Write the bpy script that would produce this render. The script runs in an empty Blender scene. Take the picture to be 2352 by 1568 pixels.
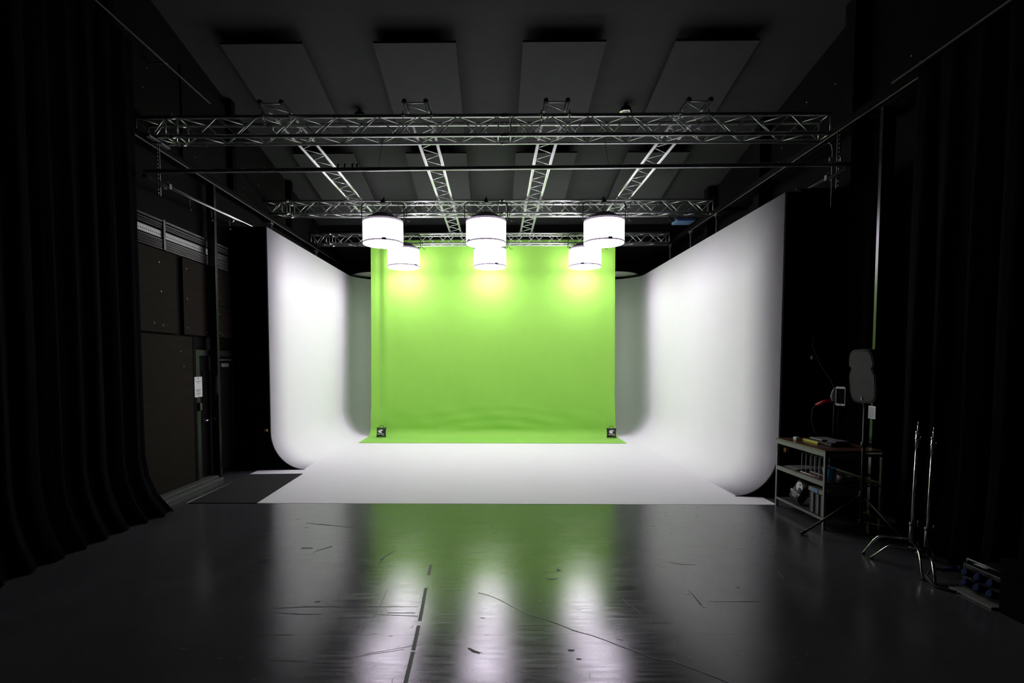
import bpy, math, random
from mathutils import Vector, Matrix
random.seed(7)
R = math.radians
scene = bpy.context.scene
COL = scene.collection

# ------------------------------------------------------------------ materials
def mat(name, col, rough=0.5, metal=0.0, var=0.0, vscale=6.0, bump=0.0, bscale=40.0, spec=0.5, rvar=0.0, emit=None, sheen=0.0, stretch=None):
    m = bpy.data.materials.new(name); m.use_nodes = True
    nt = m.node_tree; N = nt.nodes; L = nt.links
    b = N['Principled BSDF']
    b.inputs['Base Color'].default_value = (*col, 1)
    b.inputs['Roughness'].default_value = rough
    b.inputs['Metallic'].default_value = metal
    b.inputs['Specular IOR Level'].default_value = spec
    if sheen: b.inputs['Sheen Weight'].default_value = sheen
    tc = N.new('ShaderNodeTexCoord')
    mp = N.new('ShaderNodeMapping'); L.new(tc.outputs['Object'], mp.inputs['Vector'])
    if stretch: mp.inputs['Scale'].default_value = stretch
    nz = N.new('ShaderNodeTexNoise'); nz.inputs['Scale'].default_value = vscale; nz.inputs['Detail'].default_value = 5
    L.new(mp.outputs['Vector'], nz.inputs['Vector'])
    if var:
        mx = N.new('ShaderNodeMix'); mx.data_type = 'RGBA'
        mx.inputs['A'].default_value = (*[c * (1 - var) for c in col], 1)
        mx.inputs['B'].default_value = (*[min(1, c * (1 + var)) for c in col], 1)
        L.new(nz.outputs['Fac'], mx.inputs['Factor']); L.new(mx.outputs['Result'], b.inputs['Base Color'])
    if rvar:
        mr = N.new('ShaderNodeMapRange')
        mr.inputs['From Min'].default_value = 0.3; mr.inputs['From Max'].default_value = 0.7
        mr.inputs['To Min'].default_value = max(0, rough - rvar); mr.inputs['To Max'].default_value = rough + rvar
        L.new(nz.outputs['Fac'], mr.inputs['Value']); L.new(mr.outputs['Result'], b.inputs['Roughness'])
    if bump:
        n2 = N.new('ShaderNodeTexNoise'); n2.inputs['Scale'].default_value = bscale; n2.inputs['Detail'].default_value = 3
        L.new(mp.outputs['Vector'], n2.inputs['Vector'])
        bp = N.new('ShaderNodeBump'); bp.inputs['Strength'].default_value = bump; bp.inputs['Distance'].default_value = 0.01
        L.new(n2.outputs['Fac'], bp.inputs['Height']); L.new(bp.outputs['Normal'], b.inputs['Normal'])
    if emit:
        b.inputs['Emission Color'].default_value = (*emit[0], 1); b.inputs['Emission Strength'].default_value = emit[1]
    return m

SIDE, BOTTOM = 9.8, 24.5
M = dict(
    cyc=mat('white_cove_paint', (0.87, 0.865, 0.875), 0.6, var=0.02, vscale=1.5, spec=0.3),
    cycfloor=mat('white_floor_paint', (0.86, 0.85, 0.865), 0.55, var=0.03, spec=0.3, vscale=2.5, bump=0.02, bscale=30, stretch=(0.6, 2.5, 1)),
    green=mat('chroma_green_cloth', (0.325, 0.715, 0.088), 0.62, var=0.04, vscale=3, bump=0.05, bscale=8, spec=0.35, sheen=0.15),
    black_cloth=mat('black_serge', (0.003, 0.003, 0.0042), 0.95, var=0.3, vscale=5, spec=0.04),
    flat=mat('black_flat_paint', (0.003, 0.003, 0.004), 0.9, var=0.3, spec=0.05),
    ceil=mat('dark_ceiling_board', (0.043, 0.043, 0.045), 0.85, var=0.15, vscale=1.2, spec=0.2, stretch=(1, 6, 1)),
    panel=mat('grey_acoustic_board', (0.046, 0.046, 0.048), 0.8, var=0.15, vscale=2.5, bump=0.02, spec=0.2),
    wall=mat('black_wall_paint', (0.005, 0.005, 0.0055), 0.85, var=0.3, vscale=2, spec=0.08),
    wallpanel=mat('black_wall_board', (0.006, 0.0058, 0.0058), 0.85, var=0.25, vscale=2, spec=0.08),
    ply=mat('dark_brown_board', (0.018, 0.0135, 0.0108), 0.85, var=0.3, vscale=3, spec=0.08, stretch=(1, 1, 5)),
    alu=mat('aluminium_tube', (0.82, 0.82, 0.83), 0.33, 0.92, var=0.08, vscale=9, rvar=0.06),
    steel=mat('galvanised_steel', (0.66, 0.67, 0.67), 0.3, 0.9, var=0.12, vscale=20),
    dullsteel=mat('dull_grey_steel', (0.20, 0.20, 0.205), 0.5, 0.6, var=0.2, vscale=14),
    chrome=mat('chrome', (0.78, 0.78, 0.78), 0.16, 1.0, var=0.05),
    blackmetal=mat('black_metal', (0.012, 0.012, 0.013), 0.45, 0.0, var=0.2, spec=0.4),
    glossblack=mat('gloss_black_steel', (0.012, 0.012, 0.012), 0.22, 0.0, var=0.2, spec=0.6),
    hood=mat('black_lamp_fabric', (0.10, 0.085, 0.11), 0.75, var=0.15, spec=0.3),
    band=mat('grey_lamp_band', (0.25, 0.22, 0.26), 0.6, var=0.35, vscale=18, emit=((0.80, 0.66, 0.86), 0.26)),
    tag=mat('dark_blue_tag', (0.05, 0.05, 0.12), 0.5),
    silk=mat('lit_white_silk', (0.9, 0.9, 0.9), 0.8, emit=((1.0, 0.895, 1.07), SIDE)),
    diff=mat('lit_white_diffuser', (0.9, 0.9, 0.9), 0.8, emit=((1.0, 0.895, 1.07), BOTTOM)),
    mat=mat('charcoal_carpet', (0.037, 0.036, 0.037), 0.95, var=0.35, vscale=60, bump=0.4, bscale=300, spec=0.1),
    kerb=mat('grey_kerb', (0.07, 0.075, 0.07), 0.6, var=0.3, vscale=8),
    scuff=mat('dark_scuff', (0.012, 0.012, 0.013), 0.6, var=0.4, vscale=12),
    crack=mat('floor_filler', (0.05, 0.05, 0.053), 0.24, var=0.5, vscale=15),
    beam=mat('matt_black_beam', (0.003, 0.003, 0.003), 0.7, spec=0.08, var=0.2),
    scratch=mat('pale_scratch', (0.20, 0.20, 0.20), 0.5, var=0.3, vscale=20),
    tape=mat('dark_tape', (0.034, 0.034, 0.034), 0.55, var=0.3, vscale=20),
    paper=mat('white_paper', (0.78, 0.79, 0.78), 0.7, var=0.03),
    ink=mat('grey_ink', (0.25, 0.25, 0.26), 0.7),
    white=mat('white_print', (0.82, 0.82, 0.82), 0.6),
    bag=mat('black_nylon', (0.010, 0.010, 0.011), 0.6, var=0.3, vscale=12, spec=0.4),
    wood=mat('dark_walnut_top', (0.075, 0.030, 0.018), 0.32, var=0.35, vscale=4, stretch=(6, 1, 1)),
    frame=mat('grey_bench_frame', (0.19, 0.19, 0.175), 0.5, 0.1, var=0.12),
    blue=mat('blue_plastic', (0.03, 0.16, 0.42), 0.4, var=0.1),
    fixblue=mat('dull_blue_paint', (0.025, 0.075, 0.19), 0.5, var=0.1),
    lblue=mat('light_blue_plastic', (0.08, 0.38, 0.62), 0.35, var=0.25, vscale=30),
    dblue=mat('dark_blue_plastic', (0.008, 0.018, 0.08), 0.75, var=0.1, spec=0.12),
    yellow=mat('yellow_plastic', (0.65, 0.62, 0.03), 0.45),
    red=mat('red_plastic', (0.45, 0.01, 0.015), 0.4),
    orange=mat('orange_plastic', (0.24, 0.13, 0.02), 0.7),
    wplast=mat('white_plastic', (0.75, 0.75, 0.76), 0.35),
    gplast=mat('grey_plastic', (0.16, 0.15, 0.155), 0.5, var=0.1),
    crate=mat('grey_crate_plastic', (0.12, 0.12, 0.125), 0.55, var=0.1),
    screen=mat('dark_screen', (0.004, 0.004, 0.005), 0.12),
    grille=mat('speaker_grille', (0.05, 0.05, 0.05), 0.6, 0.0, var=0.1, bump=0.3, bscale=250),
    cable=mat('black_rubber', (0.01, 0.01, 0.01), 0.55),
    plate=mat('grey_green_plate', (0.16, 0.17, 0.15), 0.6, var=0.15),
    disc=mat('pale_grey_board', (0.55, 0.56, 0.54), 0.6, var=0.25, vscale=4, stretch=(1, 5, 1)),
    gplast2=mat('dark_grey_plastic', (0.06, 0.06, 0.06), 0.5),
    bolt=mat('bright_screw', (0.6, 0.6, 0.6), 0.35, 0.8),
)

def thin_cloth(m, share):
    nt = m.node_tree; N = nt.nodes; L = nt.links; b = N['Principled BSDF']; out = N['Material Output']
    tr = N.new('ShaderNodeBsdfTranslucent'); tr.inputs['Color'].default_value = (0.36, 0.75, 0.16, 1)
    mx = N.new('ShaderNodeMixShader'); mx.inputs['Fac'].default_value = share
    L.new(b.outputs['BSDF'], mx.inputs[1]); L.new(tr.outputs['BSDF'], mx.inputs[2]); L.new(mx.outputs['Shader'], out.inputs['Surface'])
thin_cloth(M['green'], 0.12)

# floor: painted concrete with a worn gloss
def floor_material():
    m = bpy.data.materials.new('grey_gloss_floor'); m.use_nodes = True
    nt = m.node_tree; N = nt.nodes; L = nt.links; b = N['Principled BSDF']
    tc = N.new('ShaderNodeTexCoord')
    def noise(scale, detail=6, st=None, rough=0.55):
        mp = N.new('ShaderNodeMapping'); L.new(tc.outputs['Object'], mp.inputs['Vector'])
        if st: mp.inputs['Scale'].default_value = st
        n = N.new('ShaderNodeTexNoise'); n.inputs['Scale'].default_value = scale; n.inputs['Detail'].default_value = detail
        n.inputs['Roughness'].default_value = rough
        L.new(mp.outputs['Vector'], n.inputs['Vector']); return n
    def rng(src, a, c, lo, hi):
        r = N.new('ShaderNodeMapRange'); r.inputs['From Min'].default_value = a; r.inputs['From Max'].default_value = c
        r.inputs['To Min'].default_value = lo; r.inputs['To Max'].default_value = hi
        L.new(src, r.inputs['Value']); return r.outputs['Result']
    big = noise(0.9, 6); mid = noise(5, 8); streak = noise(6, 6, (0.5, 5, 1)); speck = noise(55, 2); fine = noise(170, 4)
    ramp = N.new('ShaderNodeValToRGB'); L.new(big.outputs['Fac'], ramp.inputs['Fac'])
    ramp.color_ramp.elements[0].position = 0.3; ramp.color_ramp.elements[0].color = (0.056, 0.056, 0.059, 1)
    ramp.color_ramp.elements[1].position = 0.75; ramp.color_ramp.elements[1].color = (0.082, 0.082, 0.085, 1)
    mul = N.new('ShaderNodeMix'); mul.data_type = 'RGBA'; mul.blend_type = 'MULTIPLY'; mul.inputs['Factor'].default_value = 1
    sp = N.new('ShaderNodeValToRGB'); L.new(speck.outputs['Fac'], sp.inputs['Fac'])
    sp.color_ramp.elements[0].position = 0.27; sp.color_ramp.elements[0].color = (0.25, 0.25, 0.25, 1)
    sp.color_ramp.elements[1].position = 0.31; sp.color_ramp.elements[1].color = (1, 1, 1, 1)
    L.new(ramp.outputs['Color'], mul.inputs['A']); L.new(sp.outputs['Color'], mul.inputs['B'])
    L.new(mul.outputs['Result'], b.inputs['Base Color'])
    ad = N.new('ShaderNodeMath'); ad.operation = 'ADD'
    L.new(rng(big.outputs['Fac'], 0.3, 0.7, 0.125, 0.185), ad.inputs[0]); L.new(rng(streak.outputs['Fac'], 0.35, 0.7, -0.02, 0.06), ad.inputs[1])
    L.new(ad.outputs['Value'], b.inputs['Roughness'])
    b.inputs['Specular IOR Level'].default_value = 0.5
    h = N.new('ShaderNodeMath'); h.operation = 'ADD'
    L.new(rng(fine.outputs['Fac'], 0, 1, 0, 0.6), h.inputs[0]); L.new(rng(mid.outputs['Fac'], 0, 1, 0, 0.6), h.inputs[1])
    bp = N.new('ShaderNodeBump'); bp.inputs['Strength'].default_value = 0.055; bp.inputs['Distance'].default_value = 0.01
    L.new(h.outputs['Value'], bp.inputs['Height']); L.new(bp.outputs['Normal'], b.inputs['Normal'])
    return m
M['floor'] = floor_material()

# ------------------------------------------------------------------ mesh building
class MB:
    def __init__(s): s.v = []; s.f = []; s.sm = []
    def add(s, vs, fs, smooth=False, X=None):
        b = len(s.v)
        s.v += [tuple(X @ Vector(p)) if X else tuple(p) for p in vs]
        s.f += [tuple(b + i for i in f) for f in fs]
        s.sm += ([smooth] * len(fs) if isinstance(smooth, bool) else list(smooth))
        return s
    def box(s, x0, x1, y0, y1, z0, z1, X=None):
        return s.add([(x0,y0,z0),(x1,y0,z0),(x1,y1,z0),(x0,y1,z0),(x0,y0,z1),(x1,y0,z1),(x1,y1,z1),(x0,y1,z1)],
                     [(0,3,2,1),(4,5,6,7),(0,1,5,4),(1,2,6,5),(2,3,7,6),(3,0,4,7)], False, X)
    def tube(s, p0, p1, r, n=8, r1=None):
        return s.path([p0, p1], [r, r if r1 is None else r1], n)
    def path(s, pts, r, n=8, closed=False):
        pts = [Vector(p) for p in pts]; k = len(pts)
        rr = r if isinstance(r, (list, tuple)) else [r] * k
        t0 = (pts[1] - pts[0]).normalized()
        a = t0.orthogonal().normalized(); vs = []; fs = []; sm = []
        for i, p in enumerate(pts):
            if closed: t = (pts[(i + 1) % k] - pts[i - 1]).normalized()
            else: t = ((pts[min(i + 1, k - 1)] - pts[max(i - 1, 0)])).normalized()
            a = (a - t * a.dot(t)).normalized(); b = t.cross(a)
            for j in range(n):
                q = 2 * math.pi * (j + 0.5) / n
                vs.append(p + (a * math.cos(q) + b * math.sin(q)) * rr[i])
        rings = k if closed else k - 1
        for i in range(rings):
            i2 = (i + 1) % k
            for j in range(n):
                j2 = (j + 1) % n
                fs.append((i*n+j, i*n+j2, i2*n+j2, i2*n+j)); sm.append(True)
        if not closed:
            fs.append(tuple(range(n - 1, -1, -1))); sm.append(False)
            fs.append(tuple((k-1)*n + j for j in range(n))); sm.append(False)
        return s.add(vs, fs, sm)
    def lathe(s, prof, c=(0,0,0), n=32, X=None, smooth=True):
        vs = []; fs = []; sm = []
        for r, z in prof:
            for j in range(n):
                q = 2 * math.pi * j / n
                vs.append((c[0] + r*math.cos(q), c[1] + r*math.sin(q), c[2] + z))
        for i in range(len(prof) - 1):
            for j in range(n):
                j2 = (j + 1) % n
                fs.append((i*n+j, i*n+j2, (i+1)*n+j2, (i+1)*n+j)); sm.append(smooth)
        if prof[0][0] > 1e-6: fs.append(tuple(range(n-1, -1, -1))); sm.append(False)
        if prof[-1][0] > 1e-6: fs.append(tuple((len(prof)-1)*n + j for j in range(n))); sm.append(False)
        return s.add(vs, fs, sm, X)
    def prism(s, poly, d, X=None):
        """poly in local XY, extruded from z=0 to z=d"""
        n = len(poly)
        vs = [(x, y, 0) for x, y in poly] + [(x, y, d) for x, y in poly]
        fs = [tuple(range(n-1, -1, -1)), tuple(range(n, 2*n))] + [(i, (i+1) % n, n+(i+1) % n, n+i) for i in range(n)]
        return s.add(vs, fs, False, X)
    def sheet(s, fn, nu, nv, smooth=True):
        vs = [fn(i/nu, j/nv) for i in range(nu+1) for j in range(nv+1)]
        fs = [(i*(nv+1)+j, (i+1)*(nv+1)+j, (i+1)*(nv+1)+j+1, i*(nv+1)+j+1) for i in range(nu) for j in range(nv)]
        return s.add(vs, fs, smooth)
    def build(s, name, material, parent=None, bevel=0, solid=0, local=False):
        me = bpy.data.meshes.new(name)
        off = Vector((0,0,0)) if (parent is None or local) else root_loc(parent)
        me.from_pydata([tuple(Vector(p) - off) for p in s.v], [], s.f); me.update()
        me.polygons.foreach_set('use_smooth', s.sm)
        me.materials.append(material if not isinstance(material, str) else M[material])
        o = bpy.data.objects.new(name, me); COL.objects.link(o)
        if parent is not None: o.parent = parent
        if bevel:
            b = o.modifiers.new('bevel', 'BEVEL'); b.width = bevel; b.segments = 2; b.limit_method = 'ANGLE'; b.angle_limit = R(40)
        if solid:
            m = o.modifiers.new('solid', 'SOLIDIFY'); m.thickness = solid; m.offset = 0
        return o
def root_loc(o):
    p = Vector(o.location)
    while o.parent: o = o.parent; p += Vector(o.location)
    return p
def tag(o, label=None, cat=None, group=None, kind=None):
    if label: o['label'] = label
    if cat: o['category'] = cat
    if group: o['group'] = group
    if kind: o['kind'] = kind
    return o
def thing(name, label, cat, loc=(0,0,0), rz=0, group=None):
    o = bpy.data.objects.new(name, None); COL.objects.link(o); o.empty_display_size = 0.1
    o.location = loc; o.rotation_euler = (0, 0, rz)
    return tag(o, label, cat, group)
def dup(o, loc, label, rz=None, parent=None):
    c = o.copy(); COL.objects.link(c)
    if parent is None:
        c.location = loc
        if rz is not None: c.rotation_euler = (0, 0, rz)
        c['label'] = label
    else: c.parent = parent
    for ch in list(o.children): dup(ch, None, None, None, c)
    return c
def struct(o): o['kind'] = 'structure'; return o
def text_mesh(txt, size, material, parent, X, depth=0.001, name='lettering'):
    cu = bpy.data.curves.new('t', 'FONT'); cu.body = txt; cu.size = size; cu.extrude = depth; cu.align_x = 'CENTER'; cu.align_y = 'CENTER'
    ob = bpy.data.objects.new('t', cu); COL.objects.link(ob); bpy.context.view_layer.update()
    me = bpy.data.meshes.new_from_object(ob.evaluated_get(bpy.context.evaluated_depsgraph_get()))
    bpy.data.objects.remove(ob)
    me.transform(X); me.name = name; me.materials.clear(); me.materials.append(M[material])
    o = bpy.data.objects.new(name, me); COL.objects.link(o); o.parent = parent
    return o
def frame_at(origin, xdir, ydir):
    x = Vector(xdir).normalized(); y = Vector(ydir); y = (y - x * y.dot(x)).normalized(); z = x.cross(y)
    m = Matrix((x, y, z)).transposed().to_4x4(); m.translation = Vector(origin); return m

# ------------------------------------------------------------------ the room
WL, WR, WB, WF = -4.62, 4.95, 16.2, -1.5
def zc(y): return 6.63 + 0.193 * (7.7 - y)
fl = struct(MB().box(WL-0.2, WR+0.2, WF-0.2, WB+0.2, -0.15, 0).build('floor', 'floor'))
def side_wall(x0, x1):
    return MB().prism([(WF-0.2, -0.15), (WB+0.2, -0.15), (WB+0.2, zc(WB+0.2)), (WF-0.2, zc(WF-0.2))], x1-x0, frame_at((x0,0,0), (0,1,0), (0,0,1)))
wl = struct(side_wall(WL-0.2, WL).build('wall_left', 'wall'))
wr = struct(side_wall(WR, WR+0.2).build('wall_right', 'wall'))
struct(MB().box(WL, WR, WB, WB+0.2, 0, zc(WB)).build('wall_back', 'wall'))
struct(MB().box(WL, WR, WF-0.2, WF, 0, zc(WF)).build('wall_front', 'wall'))
struct(MB().add([(WL-.2,WF-.2,zc(WF-.2)),(WR+.2,WF-.2,zc(WF-.2)),(WR+.2,WB+.2,zc(WB+.2)),(WL-.2,WB+.2,zc(WB+.2)),
                 (WL-.2,WF-.2,zc(WF-.2)+.2),(WR+.2,WF-.2,zc(WF-.2)+.2),(WR+.2,WB+.2,zc(WB+.2)+.2),(WL-.2,WB+.2,zc(WB+.2)+.2)],
                [(0,3,2,1),(4,5,6,7),(0,1,5,4),(1,2,6,5),(2,3,7,6),(3,0,4,7)]).build('ceiling', 'ceil'))
# black slab added to darken the gap over the cove, wall beams that carry the trusses
struct(MB().box(WL, WR, 13.75, 13.95, 5.05, zc(13.95)).build('trim_1', 'wall'))
def ibeam(x0, x1, y0, y1, z0, z1):
    m = MB(); t = 0.012; xm = (x0+x1)/2
    return m.box(x0, x1, y0, y1, z0, z0+t).box(x0, x1, y0, y1, z1-t, z1).box(xm-t/2, xm+t/2, y0, y1, z0+t, z1-t)
struct(ibeam(-4.50, -4.44, 2.0, 15.6, 4.68, 4.785).box(WL, -4.48, 6.5, 6.56, 4.70, 4.76).box(WL, -4.48, 10.5, 10.56, 4.70, 4.76).box(WL, -4.48, 14.5, 14.56, 4.70, 4.76).build('trim_2', 'beam'))
struct(ibeam(4.41, 4.45, 2.0, 15.6, 4.85, 4.97).box(4.43, WR, 6.5, 6.56, 4.88, 4.94).box(4.43, WR, 10.5, 10.56, 4.88, 4.94).box(4.43, WR, 14.5, 14.56, 4.88, 4.94).build('trim_3', 'beam'))
struct(MB().box(-4.438, -4.428, 2.0, 15.6, 4.676, 4.69).build('trim_13', 'dullsteel'))  # grey strip added to draw the lit lower edge of the left beam
struct(MB().box(4.398, 4.408, 2.0, 12.0, 4.846, 4.858).build('trim_14', 'steel'))  # brighter strip added as the right beam's lit lower edge
# wall columns above the left beam and on the right
for i, y in enumerate((6.2, 9.05, 11.6)):
    struct(MB().box(WL, WL+0.13, y, y+0.12, 4.79, zc(y+0.12)).build('trim_%d' % (4+i), 'flat'))
for i, y in enumerate((7.15, 9.6, 11.9)):
    struct(MB().box(WR-0.22, WR, y, y+0.2, 0, zc(y+0.2)).build('trim_%d' % (7+i), 'wallpanel'))
# kerb along the left wall
k = struct(MB().box(WL, -4.37, 5.2, 8.28, 0, 0.045).box(WL, -4.45, 5.2, 8.28, 0.045, 0.075).build('baseboard_left', 'kerb', bevel=0.006))

# worn marks on the floor, part of the floor itself
def strip(m, pts, w, z=0.0006):
    """flat ribbon on the floor along pts (x, y), half width w (number or list)"""
    n = len(pts); vs = []
    for i, (x, y) in enumerate(pts):
        a = Vector(pts[max(i-1,0)]); b = Vector(pts[min(i+1,n-1)]); t = (b-a).normalized()
        ww = w[i] if isinstance(w, (list, tuple)) else w
        vs += [(x - t.y*ww, y + t.x*ww, z), (x + t.y*ww, y - t.x*ww, z)]
    m.add(vs, [(2*i+1, 2*i+3, 2*i+2, 2*i) for i in range(n-1)])
    return m
m = MB()
for pts, w in (([(-2.23,6.04),(-1.98,5.98),(-1.47,5.85)],[.004,.014,.003]), ([(-1.98,5.22),(-1.86,5.22)],[.016,.012]), ([(-1.81,5.1),(-1.77,5.17),(-1.68,5.28)],[.004,.008,.012]),
               ([(-1.72,3.92),(-1.46,3.95),(-0.6,3.96)],[.003,.009,.002]), ([(-1.68,3.85),(-1.47,3.83),(-1.3,3.83)],[.003,.008,.002]), ([(-0.82,3.86),(-0.61,3.86)],[.004,.005]), ([(-0.88,3.83),(-0.58,3.81)],[.003,.005]),
               ([(-1.4,3.22),(-1.31,3.22),(-1.21,3.21)],[.004,.009,.003]), ([(-1.1,4.83),(-1.08,4.98),(-1.01,5.16)],[.006,.005,.003]), ([(-.18,3.38),(-.14,3.34),(-.1,3.32)],[.008,.014,.008]),
               ([(-1.15,3.77),(-1.12,3.71)],[.012,.006]), ([(-1.12,3.78),(-1.08,3.7)],[.012,.006]), ([(-1.43,4.03),(-1.39,4.04)],[.008,.014]), ([(.44,4.51),(.49,4.48),(.55,4.5)],[.004,.014,.003]),
               ([(.44,4.66),(.47,4.64)],[.006,.01]), ([(.57,4.71),(.58,4.66)],[.010,.02]), ([(1.61,4.27),(1.61,4.01)],[.002,.007]), ([(1.64,4.89),(1.72,4.84),(1.88,4.83)],[.002,.008,.003]),
               ([(2.04,4.35),(2.045,4.32)],[.006,.008]), ([(.48,3.36),(.52,3.36)],[.012,.008]), ([(.52,3.26),(.55,3.26)],[.008,.006]), ([(1.06,3.74),(1.28,3.73)],[.002,.005]), ([(1.69,4.07),(2.1,4.08)],[.002,.006]),
               ([(-1.55,3.53),(-1.41,3.53)],[.003,.005])):
    strip(m, pts, w)
rs = random.Random(3)
for i in range(150):
    x = rs.uniform(-3.2, 3.4); y = rs.uniform(2.9, 6.8); a = rs.uniform(-.5, .5); l = rs.uniform(.008, .05)
    strip(m, [(x, y), (x + l*math.cos(a), y + l*math.sin(a))], [rs.uniform(.001,.004), rs.uniform(.002,.006)])
m.build('scuff_marks', 'scuff', fl)
m = MB()
for pts in ([(-.9,4.26),(-.9,3.78)], [(-.93,3.72),(-.95,3.5)], [(2.56,4.68),(2.53,4.53)], [(1.02,4.12),(1.05,4.0)], [(1.06,3.98),(1.10,3.86)], [(-1.3,4.05),(-1.0,4.1)], [(-1.25,3.98),(-1.05,4.06)], [(-.85,3.3),(-.5,3.42)], [(-.9,3.27),(-.6,3.36)], [(-.3,3.5),(-.24,3.62)], [(.4,5.9),(.72,5.92)], [(-.2,6.1),(0,6.12)]):
    strip(m, pts, [.0015, .0022], .0008)
for i in range(90):
    x = rs.uniform(-2.4, 2.4); y = rs.uniform(2.9, 5.2); a = rs.uniform(0, 3.1); l = rs.uniform(.01, .06)
    strip(m, [(x, y), (x + l*math.cos(a), y + l*math.sin(a))], rs.uniform(.0006, .0016), .0008)
m.build('scratch_marks', 'scratch', fl)
m = MB()
crack = [(-.14,4.21),(-.06,4.17),(.03,4.09),(.14,3.96),(.24,3.85),(.35,3.78),(.46,3.7),(.56,3.61),(.67,3.55),(.75,3.49),(.83,3.42),(.92,3.35),(1.03,3.26),(1.12,3.25),(1.18,3.2),(1.25,3.14),(1.33,3.07),(1.38,3.02),(1.5,2.85)]
m.path([(x, y, -0.0088) for x, y in crack], .0105, 12)
m.path([(x, y, -0.0026) for x, y in [(-1.66,3.53),(-.9,3.54),(-.28,3.54),(.5,3.57),(1.02,3.58),(1.5,3.57),(1.94,3.59)]], 0.003, 6)
m.path([(x, y, -0.0032) for x, y in [(1.32,4.95),(1.45,4.86),(1.57,4.75)]], 0.004, 6)
m.build('crack_line', 'crack', fl)
t = thing('floor_tape', 'worn dark strip of tape running towards the camera on the glossy grey floor', 'tape', (-0.6, 3.6, 0))
m = MB()
for pts in ([(-.603,4.80),(-.595,4.56)], [(-.583,4.30),(-.562,3.90),(-.555,3.74)], [(-.552,3.67),(-.541,3.35)], [(-.540,3.33),(-.532,3.0),(-.525,2.6)]):
    strip(m, pts, 0.013, 0.0012)
m.build('tape_strip', 'tape', t)

# ------------------------------------------------------------------ white cove
CL, CR, CB, CZ, RC = -3.95, 3.98, 15.0, 4.22, 0.9
FA, FB_ = 0.60, 0.66
Z0 = 0.002
def cove():
    path = []   # (point, inward normal)
    ys = [9.1 + (14.1-9.1)*i/6 for i in range(7)]
    for y in ys: path.append(((CL, y), (1, 0)))
    for i in range(1, 13):
        a = math.pi - i/12*math.pi/2
        path.append(((CL+RC + RC*math.cos(a), CB-RC + RC*math.sin(a)), (-math.cos(a), -math.sin(a))))
    for i in range(1, 7): path.append(((CL+RC + (CR-CL-2*RC)*i/6, CB), (0, -1)))
    for i in range(1, 13):
        a = math.pi/2 - i/12*math.pi/2
        path.append(((CR-RC + RC*math.cos(a), CB-RC + RC*math.sin(a)), (-math.cos(a), -math.sin(a))))
    for i in range(1, 7): path.append(((CR, 14.1 + (7.35-14.1)*i/6), (-1, 0)))
    prof = []
    for i in range(17):
        a = i/16*math.pi/2
        prof.append((FA*(1-math.sin(a)), Z0 + FB_*(1-math.cos(a))))
    prof += [(0, 1.8), (0, 3.0), (0, CZ)]
    k = len(prof)
    out = prof + [(-0.05, CZ), (-0.05, Z0)]
    n = len(out); vs = []; fs = []; sm = []
    for (p, nn) in path:
        for d, z in out: vs.append((p[0]+nn[0]*d, p[1]+nn[1]*d, z))
    for i in range(len(path)-1):
        for j in range(n-1):
            fs.append((i*n+j, (i+1)*n+j, (i+1)*n+j+1, i*n+j+1)); sm.append(j < k-1)
    fs.append(tuple(range(n))); sm.append(False)
    fs.append(tuple((len(path)-1)*n + j for j in reversed(range(n)))); sm.append(False)
    return MB().add(vs, fs, sm)
cy = thing('cyclorama', 'big white curved infinity cove with rounded corners behind the green backdrop', 'cyclorama', (0, 11, 0))
cove().build('cove_wall', 'cyc', cy)
MB().box(-4.15, 3.74, 6.9, 15.0, 0, Z0).build('cove_floor', 'cycfloor', cy)
# round boards lying over the two rear corners
for x, side in ((-3.22, 'left'), (3.18, 'right')):
    d = thing('round_board', 'pale round board lying over the rear %s corner of the white cove' % side, 'board', (x, 15.05, 4.3), 0, 'round boards over the cove corners')
    MB().lathe([(0.86, 0), (0.86, 0.018)], (x, 15.05, 4.30), 48).build('disc', 'disc', d)
    MB().box(x-.5, x+.5, 15.12, 15.2, 0, 4.3).build('stand', 'flat', d)
# black flats that close the cove's front ends
def flat_poly(xw, xo, sgn):
    p = []
    for i in range(17):
        a = i/16*math.pi/2
        p.append((xw + sgn*FA*(1-math.sin(a)), Z0+.003 + FB_*(1-math.cos(a))))
    p += [(xw, CZ), (xo, CZ), (xo, Z0+.003)]
    return p
f1 = thing('masking_flat', 'tall black flat filling the gap between dark left wall and white cove edge', 'flat', (-4.2, 9.08, 0), 0, None)
MB().prism(flat_poly(CL-.004, WL+.02, 1), 0.03, frame_at((0, 9.095, 0), (1,0,0), (0,0,1))).build('panel', 'flat', f1)
MB().box(-4.03, -3.985, 9.0, 9.063, 0.68, 0.72).build('latch', 'orange', f1)['label'] = 'small orange latch near the white edge'
f2 = thing('masking_flat', 'black flat closing the front end of the white cove behind the workbench', 'flat', (4.1, 7.33, 0))
MB().prism(flat_poly(CR+.004, 4.30, -1), 0.03, frame_at((0, 7.345, 0), (1,0,0), (0,0,1))).build('panel', 'flat', f2)
MB().box(4.03, 4.075, 7.25, 7.313, 0.64, 0.70).build('latch', 'orange', f2)['label'] = 'small orange latch near the white edge'
# door mat
dm = thing('floor_mat', 'charcoal carpet mat lying on the floor beside the white cove', 'mat', (-3.67, 7.8, 0))
MB().add([(-4.12,6.88,.003),(-3.2,6.885,.003),(-3.26,8.72,.003),(-4.14,8.66,.003),(-4.12,6.88,.009),(-3.2,6.885,.009),(-3.26,8.72,.009),(-4.14,8.66,.009)],
         [(0,3,2,1),(4,5,6,7),(0,1,5,4),(1,2,6,5),(2,3,7,6),(3,0,4,7)]).build('pile', 'mat', dm)

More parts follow.
